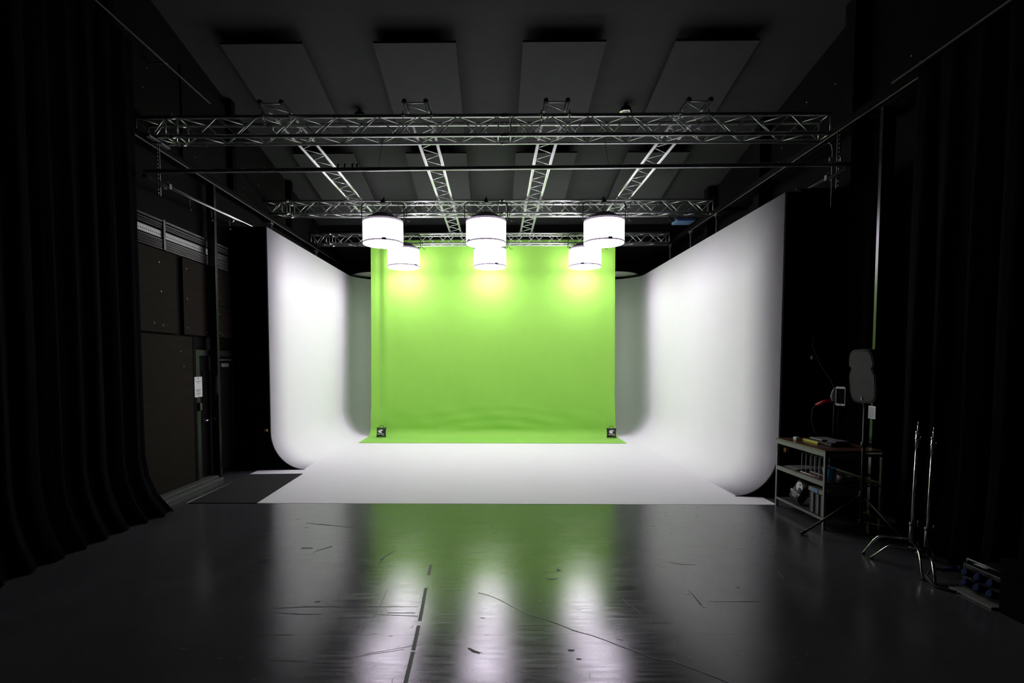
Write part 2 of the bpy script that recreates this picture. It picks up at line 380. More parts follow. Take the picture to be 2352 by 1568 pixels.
# ------------------------------------------------------------------ green backdrop
def green():
    X0, X1, ZT = -3.17, 3.02, 4.97
    prof = []
    for i in range(61):
        z = ZT - (ZT-0.22)*i/60
        q = 1 - z/ZT
        prof.append((13.375 - 0.16*q**1.6, z))
    yb = prof[-1][0]
    for i in range(1, 9):
        a = i/8*math.pi/2
        prof.append((yb - 0.2*(1-math.cos(a)), 0.22 - 0.213*math.sin(a)))
    y1 = prof[-1][0]
    for i in range(1, 15): prof.append((y1 - (y1-12.06)*i/14, 0.007))
    n = len(prof)-1
    def fn(u, v):
        y, z = prof[round(v*n)]
        fl_ = 1 if z < 0.02 else 0
        s = min(1, max(0, (z-0.02)/1.0))
        edge = math.exp(-(u/0.045)**2) + math.exp(-((1-u)/0.03)**2)
        x = X0 + (X1-X0)*u
        hang = min(1, z/1.2)
        y += hang*(0.018*math.sin(u*61+0.6)*edge + 0.035*math.exp(-((u-0.035)/0.013)**2) - 0.02*math.exp(-((u-0.065)/0.02)**2) + 0.004*math.sin(u*23+z*0.6))
        if not fl_:
            low = math.exp(-((z-0.45)/0.35)**2)
            y += low*(0.010*math.sin(z*26+3*math.sin(u*9))*math.exp(-((u-0.52)/0.3)**2) + 0.006*math.sin(u*37+z*9))
            y += 0.006*math.sin((u*8+z*1.3)*2.2)*math.exp(-((z-1.2)/0.8)**2)
            x += (0.05 if u > .5 else -0.02)*max(0, 1-z/1.2)**2*abs(2*u-1)
        else:
            z += 0.004*max(0, math.sin(u*70))*min(1, (13.0-y)) + 0.001
            x += (u-0.5)*0.06
        return (x, y, z)
    return MB().sheet(fn, 180, n)
g = thing('chroma_backdrop', 'bright green cloth backdrop hanging from the rear truss onto the white floor', 'backdrop', (0, 13.3, 0))
green().build('cloth', 'green', g)
MB().tube((-3.2, 13.375, 4.985), (3.05, 13.375, 4.985), 0.02).build('top_pole', 'blackmetal', g)

# ------------------------------------------------------------------ small black weight bags with emblem
def pillow(m, w, h, t, X, n=14):
    for s in (1, -1):
        vs = []; fs = []
        for i in range(n+1):
            for j in range(n+1):
                u = 2*i/n-1; v = 2*j/n-1
                px = u*w/2*(1-0.09*(1-v*v)); py = v*h/2*(1-0.05*(1-u*u))
                vs.append((px, py, s*t/2*((1-u**4)*(1-v**4))**0.5))
        for i in range(n):
            for j in range(n):
                a, b, c, d = i*(n+1)+j, (i+1)*(n+1)+j, (i+1)*(n+1)+j+1, i*(n+1)+j+1
                fs.append((a, b, c, d) if s > 0 else (d, c, b, a))
        m.add(vs, fs, True, X)
    return m
EMB_PX = [(885,745),(820,712),(740,695),(660,691),(590,707),(530,745),(492,793),(480,838),(498,880),(540,915),(600,940),(660,951),(725,951),(792,946),(782,915),(755,888),(712,868),(722,838),(742,806),(780,778),(830,762)]
EMB = [((x-680)/400, (822-y)/400) for x, y in EMB_PX]
EYE = [((x-680)/400, (822-y)/400) for x, y in [(598,772),(625,752),(655,750),(690,772),(700,800),(672,790),(645,792),(618,786)]]
def emblem(parent, X, s):
    MB().prism([(x*s, y*s) for x, y in EMB], 0.0015, X).build('emblem', 'white', parent, local=True)['label'] = 'white bird head emblem'
    MB().prism([(x*s, y*s) for x, y in EYE], 0.0025, X).build('emblem_eye', 'bag', parent, local=True)
def bag(label, loc, rz, tilt, w=.245, h=.24, t=.11):
    b = thing('sandbag', label, 'sandbag', loc, rz, 'black emblem sandbags')
    X = frame_at((0, 0, h/2), (1, 0, 0), (0, math.sin(tilt), math.cos(tilt)))
    pillow(MB(), w, h, t, X).build('sack', 'bag', b, local=True)
    hp = [X @ Vector((0.055*math.cos(a), h/2-0.012+0.062*math.sin(a), 0)) for a in [math.pi*i/12 for i in range(13)]]
    MB().path(hp, 0.006, 6).build('handle', 'bag', b, local=True)
    F = X @ Matrix.Translation((0, 0, t/2+0.0005))
    emblem(b, F @ Matrix.Translation((-0.005, 0.020, 0)), 0.128)
    text_mesh('RELIGHT', 0.042, 'white', b, F @ Matrix.Translation((0.0, -0.05, 0.001)))
    text_mesh('RENT', 0.024, 'white', b, F @ Matrix.Translation((0.06, -0.080, -0.001)))
    return b
b1 = bag('small black sandbag with white bird emblem on the left end of the green cloth', (-2.845, 12.93, 0.019), R(1), R(12))
dup(b1, (2.87, 12.89, 0.019), 'small black sandbag with white bird emblem on the right end of the green cloth', R(-2))

# ------------------------------------------------------------------ trusses
def zig(m, a0, a1, b0, b1, n, r, flip=False):
    """zigzag bars between chord a (a0..a1) and chord b (b0..b1), n bays"""
    a0, a1, b0, b1 = map(Vector, (a0, a1, b0, b1))
    for i in range(n):
        t0, t1 = i/n, (i+1)/n
        p, q = (a0.lerp(a1, t0), b0.lerp(b1, t1)) if (i % 2 == 0) != flip else (b0.lerp(b1, t0), a0.lerp(a1, t1))
        m.tube(p, q, r, 6)
    return m
S = 0.24
SEG = [(-4.62, -4.22), (-4.09, 0.045), (0.18, 4.24)]
def make_truss(label, loc):
    t = thing('lighting_truss', label, 'truss', loc, 0, 'cross trusses under the ceiling')
    cs = [(0, S), (0, 0), (S, S), (S, 0)]       # (y, z) of chord centres
    for y, z in cs: MB().tube((SEG[0][0], y, z), (SEG[-1][1], y, z), 0.025, 12).build('chord', 'alu', t, local=True)
    faces = [((0, S), (0, 0), False), ((S, S), (S, 0), True), ((0, S), (S, S), False), ((0, 0), (S, 0), True)]
    for (ya, za), (yb, zb), fp in faces:
        for x0, x1 in SEG:
            n = max(2, round((x1-x0)/0.252)); e = 0.012
            m = zig(MB(), (x0+e, ya, za), (x1-e, ya, za), (x0+e, yb, zb), (x1-e, yb, zb), n, 0.008, fp)
            m.build('lacing', 'alu', t, local=True)
    for x0, x1 in SEG:
        for x in (x0, x1):
            m = MB(); xx = x + (0.012 if x == x0 else -0.012)
            for p, q in ((0,1),(2,3),(0,2),(1,3)): m.tube((xx, *cs[p]), (xx, *cs[q]), 0.0085, 6)
            m.build('end_frame', 'alu', t, local=True)
    for x0, x1 in ((-4.22, -4.09), (0.045, 0.18)):
        xm = (x0+x1)/2
        for y, z in cs: MB().tube((xm-.045, y, z), (xm+.045, y, z), 0.029, 12).build('coupler', 'chrome', t, local=True)
    return t
T1 = make_truss('silver box truss nearest the camera, crossing above the dark front pipe', (0, 6.80, 4.782))
T2 = dup(T1, (0.02, 10.42, 4.816), 'silver box truss in the middle, carrying the three nearer drum lights')
T3 = dup(T1, (0.04, 13.06, 4.815), 'silver box truss farthest back, right above the green backdrop')
def make_ladder(label, loc):
    t = thing('ladder_truss', label, 'truss', loc, 0, 'ladder trusses lying across the box trusses')
    h = 0.133; Y0, Y1 = 0.0, 6.75
    for x in (-h, h):
        MB().tube((x, Y0, 0), (x, Y1, 0), 0.025, 12).build('chord', 'alu', t, local=True)
        MB().lathe([(0.0, -.03), (0.022, -.022), (0.031, 0), (0.031, .02)], (0,0,0), 16, frame_at((x, Y0-.005, 0), (1,0,0), (0,0,-1))).build('end_cap', 'cable', t, local=True)['label'] = 'black round end cap'
    m = MB(); zig(m, (-h, .06, 0), (-h, Y1-.06, 0), (h, .06, 0), (h, Y1-.06, 0), 29, 0.007)
    m.build('lacing', 'alu', t, local=True)
    for y in (.04, Y1-.04): MB().tube((-h, y, 0), (h, y, 0), 0.009, 8).build('end_bar', 'alu', t, local=True)
    return t
LX = (-2.785, -0.995, 0.755, 2.505)
LN = ('first silver ladder truss from the left curtain, crossing over the box trusses', 'ladder truss left of the middle, running below the left centre ceiling panels',
      'ladder truss right of the middle, running below the right centre ceiling panels', 'last silver ladder truss, nearest the right curtain')
L0 = make_ladder(LN[0], (LX[0], 6.60, 5.107))
for cy_, dz in ((6.80, 0), (6.80+S, 0), (10.42, .034), (10.42+S, .034), (13.06, .033)):
    for x in (-.133, .133):
        m = MB()
        yy = cy_-6.60; zz = -0.085+dz
        out = -1 if cy_ in (6.80, 10.42, 13.06) else 1; e = out*.036; xs = x + (.045 if x > 0 else -.045)
        if dz == 0 and out == 1: m.box(x-.012, x+.012, yy-.012, yy+.012, zz+.0262, -.0258)
        m.tube((xs, yy+e, zz-.06), (xs, yy+e, min(.0, zz+.05)), .007, 6)
        m.tube((xs-.03, yy+e, zz-.05), (xs+.03, yy+e, zz-.07), .006, 6).box(xs-.014, xs+.014, yy+e-.006, yy+e+.006, zz-.012, zz+.02)
        m.build('clamp', 'steel', L0, local=True)
for i in (1, 2, 3):
    dup(L0, (LX[i], 6.60, 5.107), LN[i])

# ------------------------------------------------------------------ drum lights
def make_lamp(label, loc):
    t = thing('space_light', label, 'light', loc, 0, 'lit drum lights over the stage')
    r = 0.385; H = 0.44
    MB().lathe([(r, 0.030), (r*1.0, H-.035)], (0,0,0), 48).build('shade', 'silk', t, local=True)
    # open-ended side only: rebuild without caps
    MB().lathe([(r-.012, 0.0), (r-.004, -.006), (0.0, -.012)][::-1], (0,0,0), 48).build('diffuser', 'diff', t, local=True)
    m = MB(); m.lathe([(r-.002, 0), (r+.006, 0), (r+.006, .030), (r-.002, .030)], (0,0,0), 48); m.build('lower_band', 'band', t, local=True)
    X = Matrix.Rotation(R(-90), 4, 'Z')
    MB().box(r+.004, r+.012, -.04, .04, .0, .045, X).build('label_tag', 'tag', t, local=True)
    m = MB(); m.lathe([(r-.002, H-.035), (r+.008, H-.035), (r+.010, H), (r-.002, H)], (0,0,0), 16, None, False); m.build('upper_band', 'band', t, local=True)
    MB().lathe([(r+.012, H), (r-.01, H+.015), (0.20, H+.115), (0.15, H+.14)], (0,0,0), 16, None, False).build('hood', 'hood', t, local=True)
    yz = 0.795; w = r+.028
    pts = [(-w, 0, H+.02), (-w, 0, yz-.06), (-w+.018, 0, yz-.018), (-w+.06, 0, yz), (w-.06, 0, yz), (w-.018, 0, yz-.018), (w, 0, yz-.06), (w, 0, H+.02)]
    MB().path(pts, 0.0095, 8).build('yoke', 'blackmetal', t, local=True)
    m = MB()
    for s in (-1, 1): m.lathe([(0.022, 0), (0.03, .015), (0.03, .03)], (0,0,0), 12, frame_at((s*(r+.0), 0, H+.02), (0,1,0), (0,0,1)) if s < 0 else frame_at((r, 0, H+.02), (0,-1,0), (0,0,1)))
    m.build('pivot_knob', 'blackmetal', t, local=True)
    # hook clamp reaching over the truss's upper front chord
    m = MB()
    m.box(-.03, .03, -.015, .03, yz-.012, yz+.055).path([(0, .02, yz+.04), (0, .075, yz+.09), (0, .12, yz+.125), (0, .17, yz+.135)], [.022, .022, .018, .012], 8).tube((-.05, .02, yz+.03), (.05, .02, yz+.03), .010, 8)
    m.build('hook_clamp', 'blackmetal', t, local=True)
    cb = [(w-.03, .02, yz-.02), (w+.02, .03, yz-.1), (w+.05, .02, yz-.22), (w+.03, .0, H+.06), (w+.09, -.02, H-.02), (w+.13, -.03, H+.0)]
    MB().path(cb, 0.006, 6).build('power_cable', 'cable', t, local=True)
    return t
ZL = 4.185
lamps = [(-2.19, 10.28, 'glowing drum light on the middle truss, the nearer of the two at left'), (-0.185, 10.28, 'glowing drum light on the middle truss, nearer one in the centre'),
         (2.10, 10.28, 'glowing drum light on the middle truss, the nearer of the two at right'), (-2.235, 12.80, 'glowing drum light on the rear truss, partly behind the left near light'),
         (-0.135, 12.80, 'glowing drum light on the rear truss, partly below the centre near light'), (2.165, 12.80, 'glowing drum light on the rear truss, partly behind the right near light')]
lp = make_lamp(lamps[0][2], (lamps[0][0], lamps[0][1], ZL))
for i, (x, y, lab) in enumerate(lamps[1:]):
    c = dup(lp, (x, y, ZL), lab)
    for ch in c.children:
        if ch.name.startswith('label_tag'): ch.rotation_euler.z = R((-58, 6, 58, 24, -18)[i])
for ch in lp.children:
    if ch.name.startswith('label_tag'): ch.rotation_euler.z = R(14)

# ------------------------------------------------------------------ ceiling panels
def make_panel(label, x, y):
    ang = -math.atan(0.193)
    t = thing('acoustic_panel', label, 'panel', (x, y, 6.455 + 0.193*(7.7-y)), 0, 'grey boards hung under the sloping ceiling')
    X = Matrix.Rotation(ang, 4, 'X')
    MB().box(-.595, .595, 0, 2.42, -.0, .035, X).build('board', 'panel', t, local=True)
    for sx in (-.44, .44):
        for sy in (.42, 2.0):
            MB().lathe([(.013, -.002), (.013, .004)], (sx, sy, 0), 10, X).build('screw', 'scuff', t, local=True)
    m = MB()
    for sx in (-.4, .4):
        for sy in (.3, 2.1): m.box(sx-.02, sx+.02, sy-.02, sy+.02, .035, .172, X)
    m.build('hanger', 'flat', t, local=True)
    return t
PX = (-3.375, -1.165, 0.985, 3.165)
PN = ('left outermost', 'left of centre', 'right of centre', 'right outermost')
p0 = make_panel('grey ceiling board in the row nearer the camera, left outermost', PX[0], 7.70)
for i in range(4):
    if i: dup(p0, (PX[i], 7.70, 6.455), 'grey ceiling board in the row nearer the camera, %s' % PN[i])
    dup(p0, (PX[i]+0.0, 10.36, 6.455-0.193*2.66), 'grey ceiling board in the row beyond the front truss, %s' % PN[i])
# round downlights between the panels
def downlight(label, x, y):
    z = zc(y)
    t = thing('ceiling_lamp', label, 'lamp', (x, y, z), 0, 'small round lamps between the ceiling boards')
    MB().tube((0,0,0), (0,0,-.06), .03, 8).build('stem', 'blackmetal', t, local=True)
    MB().lathe([(.04, -.04), (.08, -.06), (.095, -.09), (.095, -.14)], (0,0,0), 24).build('housing', 'blackmetal', t, local=True)
    MB().lathe([(.065, -.15), (.11, -.15), (.11, -.13), (.065, -.13)], (0,0,0), 24).build('rim', 'chrome', t, local=True)
    return t
dl = downlight('small round unlit lamp on the ceiling, left of the middle boards', -2.38, 9.35)
dup(dl, (2.24, 9.25, zc(9.25)), 'small round unlit lamp on the ceiling, right of the middle boards')

# ------------------------------------------------------------------ pipes
fp = thing('crossbar_pipe', 'long dark horizontal pipe spanning the room below the front truss', 'pipe', (0, 6.53, 4.25), 0)
MB().tube((-4.31, 6.48, 4.228), (4.33, 6.57, 4.312), 0.026, 14).build('tube', 'alu', fp)
for x in (-1.44, 1.38):
    MB().tube((x, 6.52, 4.25+0.01*x+.02), (x, 6.80, 4.754), 0.003, 6).build('hanger_wire', 'cable', fp)
for x in (-1.93, -1.85, -1.755, -1.70, 4.07, 4.2):
    z = 4.269+0.0097*x+.026
    MB().box(x-.012, x+.012, 6.51, 6.54, z-.01, z+.03).lathe([(.014, .0), (.014, .018)], (x, 6.525, z+.03), 8).build('clip', 'dullsteel', fp)
sp1 = thing('side_pipe', 'bright side pipe along the left wall running from the curtain to the black flat', 'pipe', (-4.3, 8, 4.24), 0, 'side pipes at curtain height')
MB().tube((-4.3, 6.46, 4.173), (-4.3, 14.0, 4.45), 0.022, 14).build('tube', 'chrome', sp1)
MB().lathe([(.03, -.02), (.03, .02)], (0,0,0), 14, frame_at((-4.3, 8.6, 4.195), (1,0,0), (0,0,1))).build('joint_sleeve', 'chrome', sp1)
sp2 = thing('side_pipe', 'bright short side pipe ending behind the black flat beside the right curtain', 'pipe', (4.3, 8, 4.3), 0, 'side pipes at curtain height')
MB().tube((4.3, 6.55, 4.262), (4.3, 13.5, 4.34), 0.022, 14).build('tube', 'chrome', sp2)
def hanger(label, x, y, z0, z1, sgn):
    t = thing('hanger_bracket', label, 'bracket', (x, y, z0), 0, 'steel hangers holding the side pipes')
    m = MB()
    n = 14; h = (z1-z0)/n
    m.box(x-.018, x-.008, y-.004, y+.004, z0, z1).box(x+.008, x+.018, y-.004, y+.004, z0, z1)
    for i in range(n): m.box(x-.008, x+.008, y-.004, y+.004, z0+i*h, z0+i*h+h*0.45)
    m.build('perforated_strip', 'steel', t)
    xs = -4.3 if sgn < 0 else 4.3
    zp = 4.189 if sgn < 0 else 4.268
    m = MB().box(xs-.038, xs+.038, y+.05, y+.10, zp+.0255, zp+.034).box(xs-.038, xs-.03, y+.05, y+.10, zp-.03, zp+.0255).box(xs+.03, xs+.038, y+.05, y+.10, zp-.03, zp+.0255).box(x-.006 if sgn<0 else xs+.038, xs-.038 if sgn<0 else x+.006, y+.06, y+.09, zp-.02, zp-.012).tube((xs, y+.075, zp+.034), (xs, y+.075, zp+.09), .006, 6)
    m.build('pipe_saddle', 'dullsteel', t)
    return t
ha = hanger('slotted steel hanger strip holding the side pipe by the left curtain', -4.365, 6.85, 4.05, 4.70, -1)
MB().box(-4.42, -4.31, 6.83, 6.855, 4.705, 4.725).box(-4.40, -4.35, 6.66, 7.08, 4.726, 4.753).build('wall_plate', 'dullsteel', ha)
hb = hanger('slotted steel hanger strip holding the side pipe by the right curtain', 4.37, 6.85, 4.11, 4.84, 1)
MB().path([(4.30, 6.95, 4.73), (4.345, 6.95, 4.70), (4.36, 6.95, 4.62), (4.36, 6.95, 3.9)], .008, 8).build('conduit', 'dullsteel', hb)
def hook(label, x, y, z):
    t = thing('hanging_hook', label, 'hook', (x, y, z), 0, 'small hooks hanging from the left side pipe')
    m = MB()
    for i in range(5):
        m.path([(.006*math.cos(a), .0, -.012-i*.018+.011*math.sin(a)) if i % 2 else (0, .006*math.cos(a), -.012-i*.018+.011*math.sin(a)) for a in [2*math.pi*k/10 for k in range(10)]], .002, 5, True)
    m.build('chain', 'dullsteel', t, local=True)
    MB().path([(0,0,-.10), (0,0,-.115), (.012,0,-.128), (.018,0,-.142), (.008,0,-.156), (-.008,0,-.152), (-.012,0,-.142)], .004, 6).build('hook', 'chrome', t, local=True)
    return t
hk = hook('little chain hook under the left side pipe, the one nearest the left curtain', -4.3, 7.42, 4.175)
dup(hk, (-4.3, 7.98, 4.18), 'little chain hook under the left side pipe, the middle one')
dup(hk, (-4.3, 8.52, 4.185), 'little chain hook under the left side pipe, the one nearest the black flat')
# struts behind the cove that carry the beams
for x, y, z, lab in ((-4.5, 10.55, 4.675, 'thin grey strut rising behind the left cove wall to the middle truss'), (-4.5, 13.2, 4.675, 'thin grey strut rising behind the left cove wall to the rear truss'),
                     (4.36, 10.5, 4.80, 'thin grey strut behind the right cove wall under the middle truss end'), (4.39, 11.95, 4.83, 'thin grey strut behind the right cove wall between the two rear trusses'),
                     (4.38, 13.3, 4.83, 'thin grey strut behind the right cove wall under the rear truss end')):
    t = thing('support_strut', lab, 'strut', (x, y, 0), 0, 'struts behind the cove walls')
    MB().tube((x, y, 0.012), (x, y, z), 0.019, 10).build('post', 'dullsteel', t)
    MB().box(x-.05, x+.05, y-.05, y+.05, 0, .012).build('foot_plate', 'dullsteel', t)
    MB().box(x-.03, x+.03, y-.06, y+.06, z-.03, z-.0).box(x-.028, x+.028, y-.012, y+.012, z-.07, z-.03).build('bracket', 'dullsteel', t)
# blue fixture under the middle truss
bf = thing('hanging_fixture', 'flat blue unlit fixture hanging under the right part of the middle truss', 'light', (3.72, 10.54, 4.62))
MB().box(3.54, 3.90, 10.38, 10.70, 4.64, 4.69).build('body', 'fixblue', bf, bevel=.01)
MB().tube((3.60, 10.66, 4.68), (3.60, 10.66, 4.79), .008, 6).tube((3.84, 10.66, 4.68), (3.84, 10.66, 4.79), .008, 6).build('bracket', 'dullsteel', bf)
MB().path([(3.56, 10.5, 4.67), (3.48, 10.5, 4.66), (3.42, 10.52, 4.71), (3.47, 10.62, 4.80)], .006, 6).build('cable', 'cable', bf)

# ------------------------------------------------------------------ curtains
def pleat_sheet(pts, z0, z1, amp, period, flare=None, seed=1, nz=10, step=0.03, sag=0.0):
    """cloth hanging along plan polyline pts"""
    rr = random.Random(seed); P = []
    for (xa, ya), (xb, yb) in zip(pts, pts[1:]):
        l = math.hypot(xb-xa, yb-ya); n = max(1, int(l/step))
        for i in range(n): P.append((xa+(xb-xa)*i/n, ya+(yb-ya)*i/n, (yb-ya)/l, -(xb-xa)/l))
    P.append((*pts[-1], P[-1][2], P[-1][3]))
    ph = [0]; d = 0
    for i in range(1, len(P)):
        d += step/period*2*math.pi*(0.75+0.5*rr.random()); ph.append(d)
    amps = [0.6+0.8*rr.random() for _ in P]
    for _ in range(3): amps = [(amps[max(i-1,0)]+amps[i]+amps[min(i+1,len(amps)-1)])/3 for i in range(len(amps))]
    def fn(u, v):
        i = round(u*(len(P)-1)); x, y, nx, ny = P[i]
        z = z1 + (z0-z1)*v
        a = amp*amps[i]*(math.sin(ph[i])+0.3*math.sin(2.3*ph[i]+1+1.5*v))*(0.35+0.65*min(1, v*2.5))
        if flare: 
            fx, fy = flare(i/(len(P)-1), v); x += fx; y += fy
        return (x+nx*a, y+ny*a, z)
    return MB().sheet(fn, len(P)-1, nz)
def lf(u, v):
    w = max(0, (v-0.86)/0.14); e = max(0, (u-.9)/.1)
    return (0.205*w*w*(0.25+0.75*u) + 0.09*e*max(0, (v-.95)/.05), 0.07*w*w*u)
lc = thing('stage_curtain', 'tall black pleated curtain covering the left wall beside the camera', 'curtain', (-4.35, 4.5, 0), 0)
pleat_sheet([(-4.36, 0.3), (-4.36, 6.42)], 0.008, 5.74, 0.042, 0.28, lf, 3, 24).build('cloth', 'black_cloth', lc, solid=.006)
ct = thing('curtain_track', 'thin curtain track high on the left wall above the black curtain', 'rail', (-4.33, 4, 5.78))
MB().box(-4.325, -4.31, 0.3, 8.05, 5.786, 5.80).build('rail', 'steel', ct)
for y in (1.0, 3.0, 5.0, 7.0): MB().box(WL, -4.30, y-.015, y+.015, 5.80, 5.815).build('wall_arm', 'blackmetal', ct)
rc = thing('stage_curtain', 'tall black pleated curtain covering the right wall beside the camera', 'curtain', (4.4, 3.5, 0), 0)
pleat_sheet([(4.36, 5.58), (4.38, 0.3)], 0.008, 4.90, 0.05, 0.32, lambda u, v: (-0.07*max(0, (v-.75)/.25)**2, 0), 8, 24).build('cloth', 'black_cloth', rc, solid=.006)
rt = thing('curtain_track', 'thin curtain track along the right wall beam above the black curtain', 'rail', (4.32, 3.5, 4.93))
MB().box(4.312, 4.325, 0.3, 5.9, 4.922, 4.935).build('rail', 'dullsteel', rt)
for y in (1.0, 2.5, 4.0, 5.5): MB().box(4.30, 4.405, y-.012, y+.012, 4.936, 4.948).build('wall_arm', 'blackmetal', rt)
rd = thing('black_drape', 'black pleated drape hanging behind the workbench next to the white cove', 'curtain', (4.5, 7.2, 0), 0)
pleat_sheet([(4.12, 7.23), (4.66, 7.21), (4.72, 6.5)], 0.008, 4.215, 0.035, 0.24, None, 12, 12).build('cloth', 'black_cloth', rd, solid=.005)
MB().tube((4.06, 7.23, 4.225), (4.72, 7.21, 4.225), .012, 8).build('hanging_rod', 'blackmetal', rd)

# ------------------------------------------------------------------ left wall
def wallboard(label, y0, y1, z0, z1, mt, screws, name='wall_board', th=.045, group=None):
    t = thing(name, label, 'board', (WL, y0, z0), 0, group)
    MB().box(WL+.001, WL+th, y0, y1, z0, z1).build('board', mt, t, bevel=.004)
    for y, z in screws:
        MB().lathe([(.012, 0), (.010, .006)], (0,0,0), 10, frame_at((WL+th, y, z), (0,1,0), (0,0,1))).build('screw', 'dullsteel', t)
    return t
wallboard('brown-black wall board between the left curtain and a dark batten, below the cable tray', 6.2, 7.5, 2.3, 3.42, 'ply', [(7.12,3.25),(7.15,2.86),(6.98,2.42),(7.17,2.4)])
wallboard('brown-black wall board right of the dark batten, behind the black post', 7.66, 8.42, 2.3, 3.42, 'ply', [(7.75,3.27),(7.75,2.83),(7.75,2.4),(8.26,3.27),(8.3,2.8),(8.26,2.36)])
wallboard('upper small board between the black post and the black flat', 8.44, 9.04, 2.83, 3.42, 'ply', [(8.62,3.32),(8.65,2.95)])
wallboard('lower small board between the black post and the black flat', 8.44, 9.04, 2.3, 2.82, 'ply', [(8.64,2.68),(8.66,2.38),(8.74,2.35)])
wallboard('tall dark lower wall board left of the door', 6.2, 7.86, 0.08, 2.27, 'ply', [(7.55,2.05),(7.62,1.83)])
UP = [(5.9,6.3),(6.5,6.0),(6.4,5.9),(6.15,5.7),(6.9,5.75)]
wallboard('large black upper wall board beside the left ceiling edge, over the curtain track', 5.0, 7.7, 5.0, 6.45, 'wallpanel', [(6.15,6.25),(6.6,6.0),(6.5,5.9),(6.35,5.7),(7.0,5.75),(6.45,5.4),(6.9,5.45),(7.5,5.4),(7.1,5.15)])
wallboard('black upper wall board behind the front truss end at left', 7.75, 9.0, 4.85, 6.2, 'wallpanel', [(8.0,5.6),(8.4,5.3),(8.05,5.0)])
wallboard('black upper wall board between the front and middle trusses at left', 9.2, 11.5, 4.85, 5.85, 'wallpanel', [(9.6,5.05),(10.2,5.3)])
def rboard(label, y0, y1, z0, z1, screws):
    t = thing('wall_board', label, 'board', (WR, y0, z0))
    MB().box(WR-.045, WR-.001, y0, y1, z0, z1).build('board', 'wallpanel', t, bevel=.004)
    for y, z in screws:
        MB().lathe([(.013, 0), (.011, .006)], (0,0,0), 10, frame_at((WR-.045, y, z), (0,-1,0), (0,0,1))).build('screw', 'bolt', t)
rboard('black screwed wall board high on the right side beyond the column', 7.4, 9.55, 5.1, 6.2, [(8.5,5.98),(8.8,5.7),(9.2,5.55),(9.3,5.35),(9.1,5.25),(7.8,5.9)])
rboard('black screwed wall board high on the right side above the curtain', 4.0, 7.1, 5.1, 6.6, [(4.7,6.2),(5.1,5.75),(5.5,5.6),(6.1,6.25),(6.0,5.9),(6.6,6.3),(6.4,5.5)])
MB_ = MB()
t = thing('cable_tray', 'perforated cable tray with dark conduits along the left wall above the boards', 'cable tray', (WL, 8, 3.6))
MB().box(WL, WL+.008, 6.2, 9.04, 3.43, 3.86).build('backing', 'wallpanel', t)
m = MB()
m.box(WL+.022, WL+.03, 6.2, 9.0, 3.60, 3.605).box(WL+.022, WL+.03, 6.2, 9.0, 3.685, 3.69)
m.box(WL+.022, WL+.03, 6.2, 9.0, 3.605, 3.63).box(WL+.022, WL+.03, 6.2, 9.0, 3.645, 3.685)
for i in range(70): m.box(WL+.022, WL+.03, 6.2+i*.04, 6.2+i*.04+.025, 3.63, 3.645)
m.box(WL+.008, WL+.022, 6.2, 9.0, 3.598, 3.603)
m.build('perforated_tray', 'dullsteel', t)
for z, r in ((3.83,.018),(3.785,.012),(3.755,.008),(3.73,.008),(3.57,.014),(3.545,.008),(3.52,.012),(3.495,.008),(3.475,.008),(3.45,.011)):
    MB().tube((WL+.028, 6.2, z), (WL+.028, 9.0, z), r, 8).build('conduit', 'gplast', t)
for y in (7.25, 8.6):
    MB().box(WL+.008, WL+.055, y-.02, y+.02, 3.44, 3.85).build('saddle', 'blackmetal', t)
# posts
def post(label, x0, x1, y0, y1, z1):
    t = thing('steel_post', label, 'post', ((x0+x1)/2, y0, 0), 0, 'black steel posts')
    MB().box(x0, x1, y0, y1, 0.0, z1).build('shaft', 'glossblack', t, bevel=.004)
    return t
post('slim black steel post standing in front of the door on the left wall', WL+.068, -4.43, 8.295, 8.36, 4.675)
post('slim black steel post on the right, behind the loudspeaker', 4.45, 4.60, 6.19, 6.24, 4.83)
# door
d = struct(bpy.data.objects.new('door_1', None)); COL.objects.link(d); d.location = (WL, 8.5, 0)
MB().box(WL+.001, WL+.025, 8.02, 9.0, 0.076, 1.99).build('leaf', 'wallpanel', d)
MB().box(WL+.001, WL+.05, 7.93, 8.02, 0.076, 2.08).box(WL+.001, WL+.05, 9.0, 9.04, 0.076, 2.08).box(WL+.001, WL+.05, 8.02, 9.0, 1.99, 2.08).build('door_frame', 'blackmetal', d)
MB().box(WL+.025, WL+.035, 8.12, 8.5, 1.02, 1.76).build('door_panel', 'wallpanel', d)
MB().box(WL+.025, WL+.06, 8.10, 8.13, 0.96, 0.99).tube((WL+.075, 8.09, .975), (WL+.075, 8.25, .975), .011, 8).build('door_handle', 'chrome', d)
MB().box(WL+.026, WL+.075, 8.62, 8.86, 1.81, 1.87).tube((WL+.05, 8.5, 1.925), (WL+.1, 8.88, 1.925), .008, 6).build('door_closer', 'dullsteel', d)
s = thing('paper_notice', 'white printed paper notice on the dark wall left of the door', 'notice', (WL, 7.98, 1.5))
MB().box(WL+.051, WL+.053, 7.87, 8.075, 1.355, 1.665).build('sheet', 'paper', s)
MB().box(WL+.001, WL+.05, 7.865, 7.93, 0.08, 2.27).build('backing', 'wallpanel', s)
m = MB(); hd = MB(); x = WL+.053
for z, a, b_ in ((1.64,-.012,.012),(1.595,-.07,.07),(1.575,-.03,.03),(1.47,-.065,.06),(1.455,-.06,.065),(1.44,-.065,.05),(1.415,-.06,.06),(1.40,-.065,.065),(1.375,-.025,.025)):
    hh = .012 if z > 1.63 else .004
    (hd if z > 1.5 else m).box(x, x+.0006, 7.972+a, 7.972+b_, z-hh, z+hh)
m.build('printed_lines', 'ink', s); hd.build('printed_heading', 'ink', s)
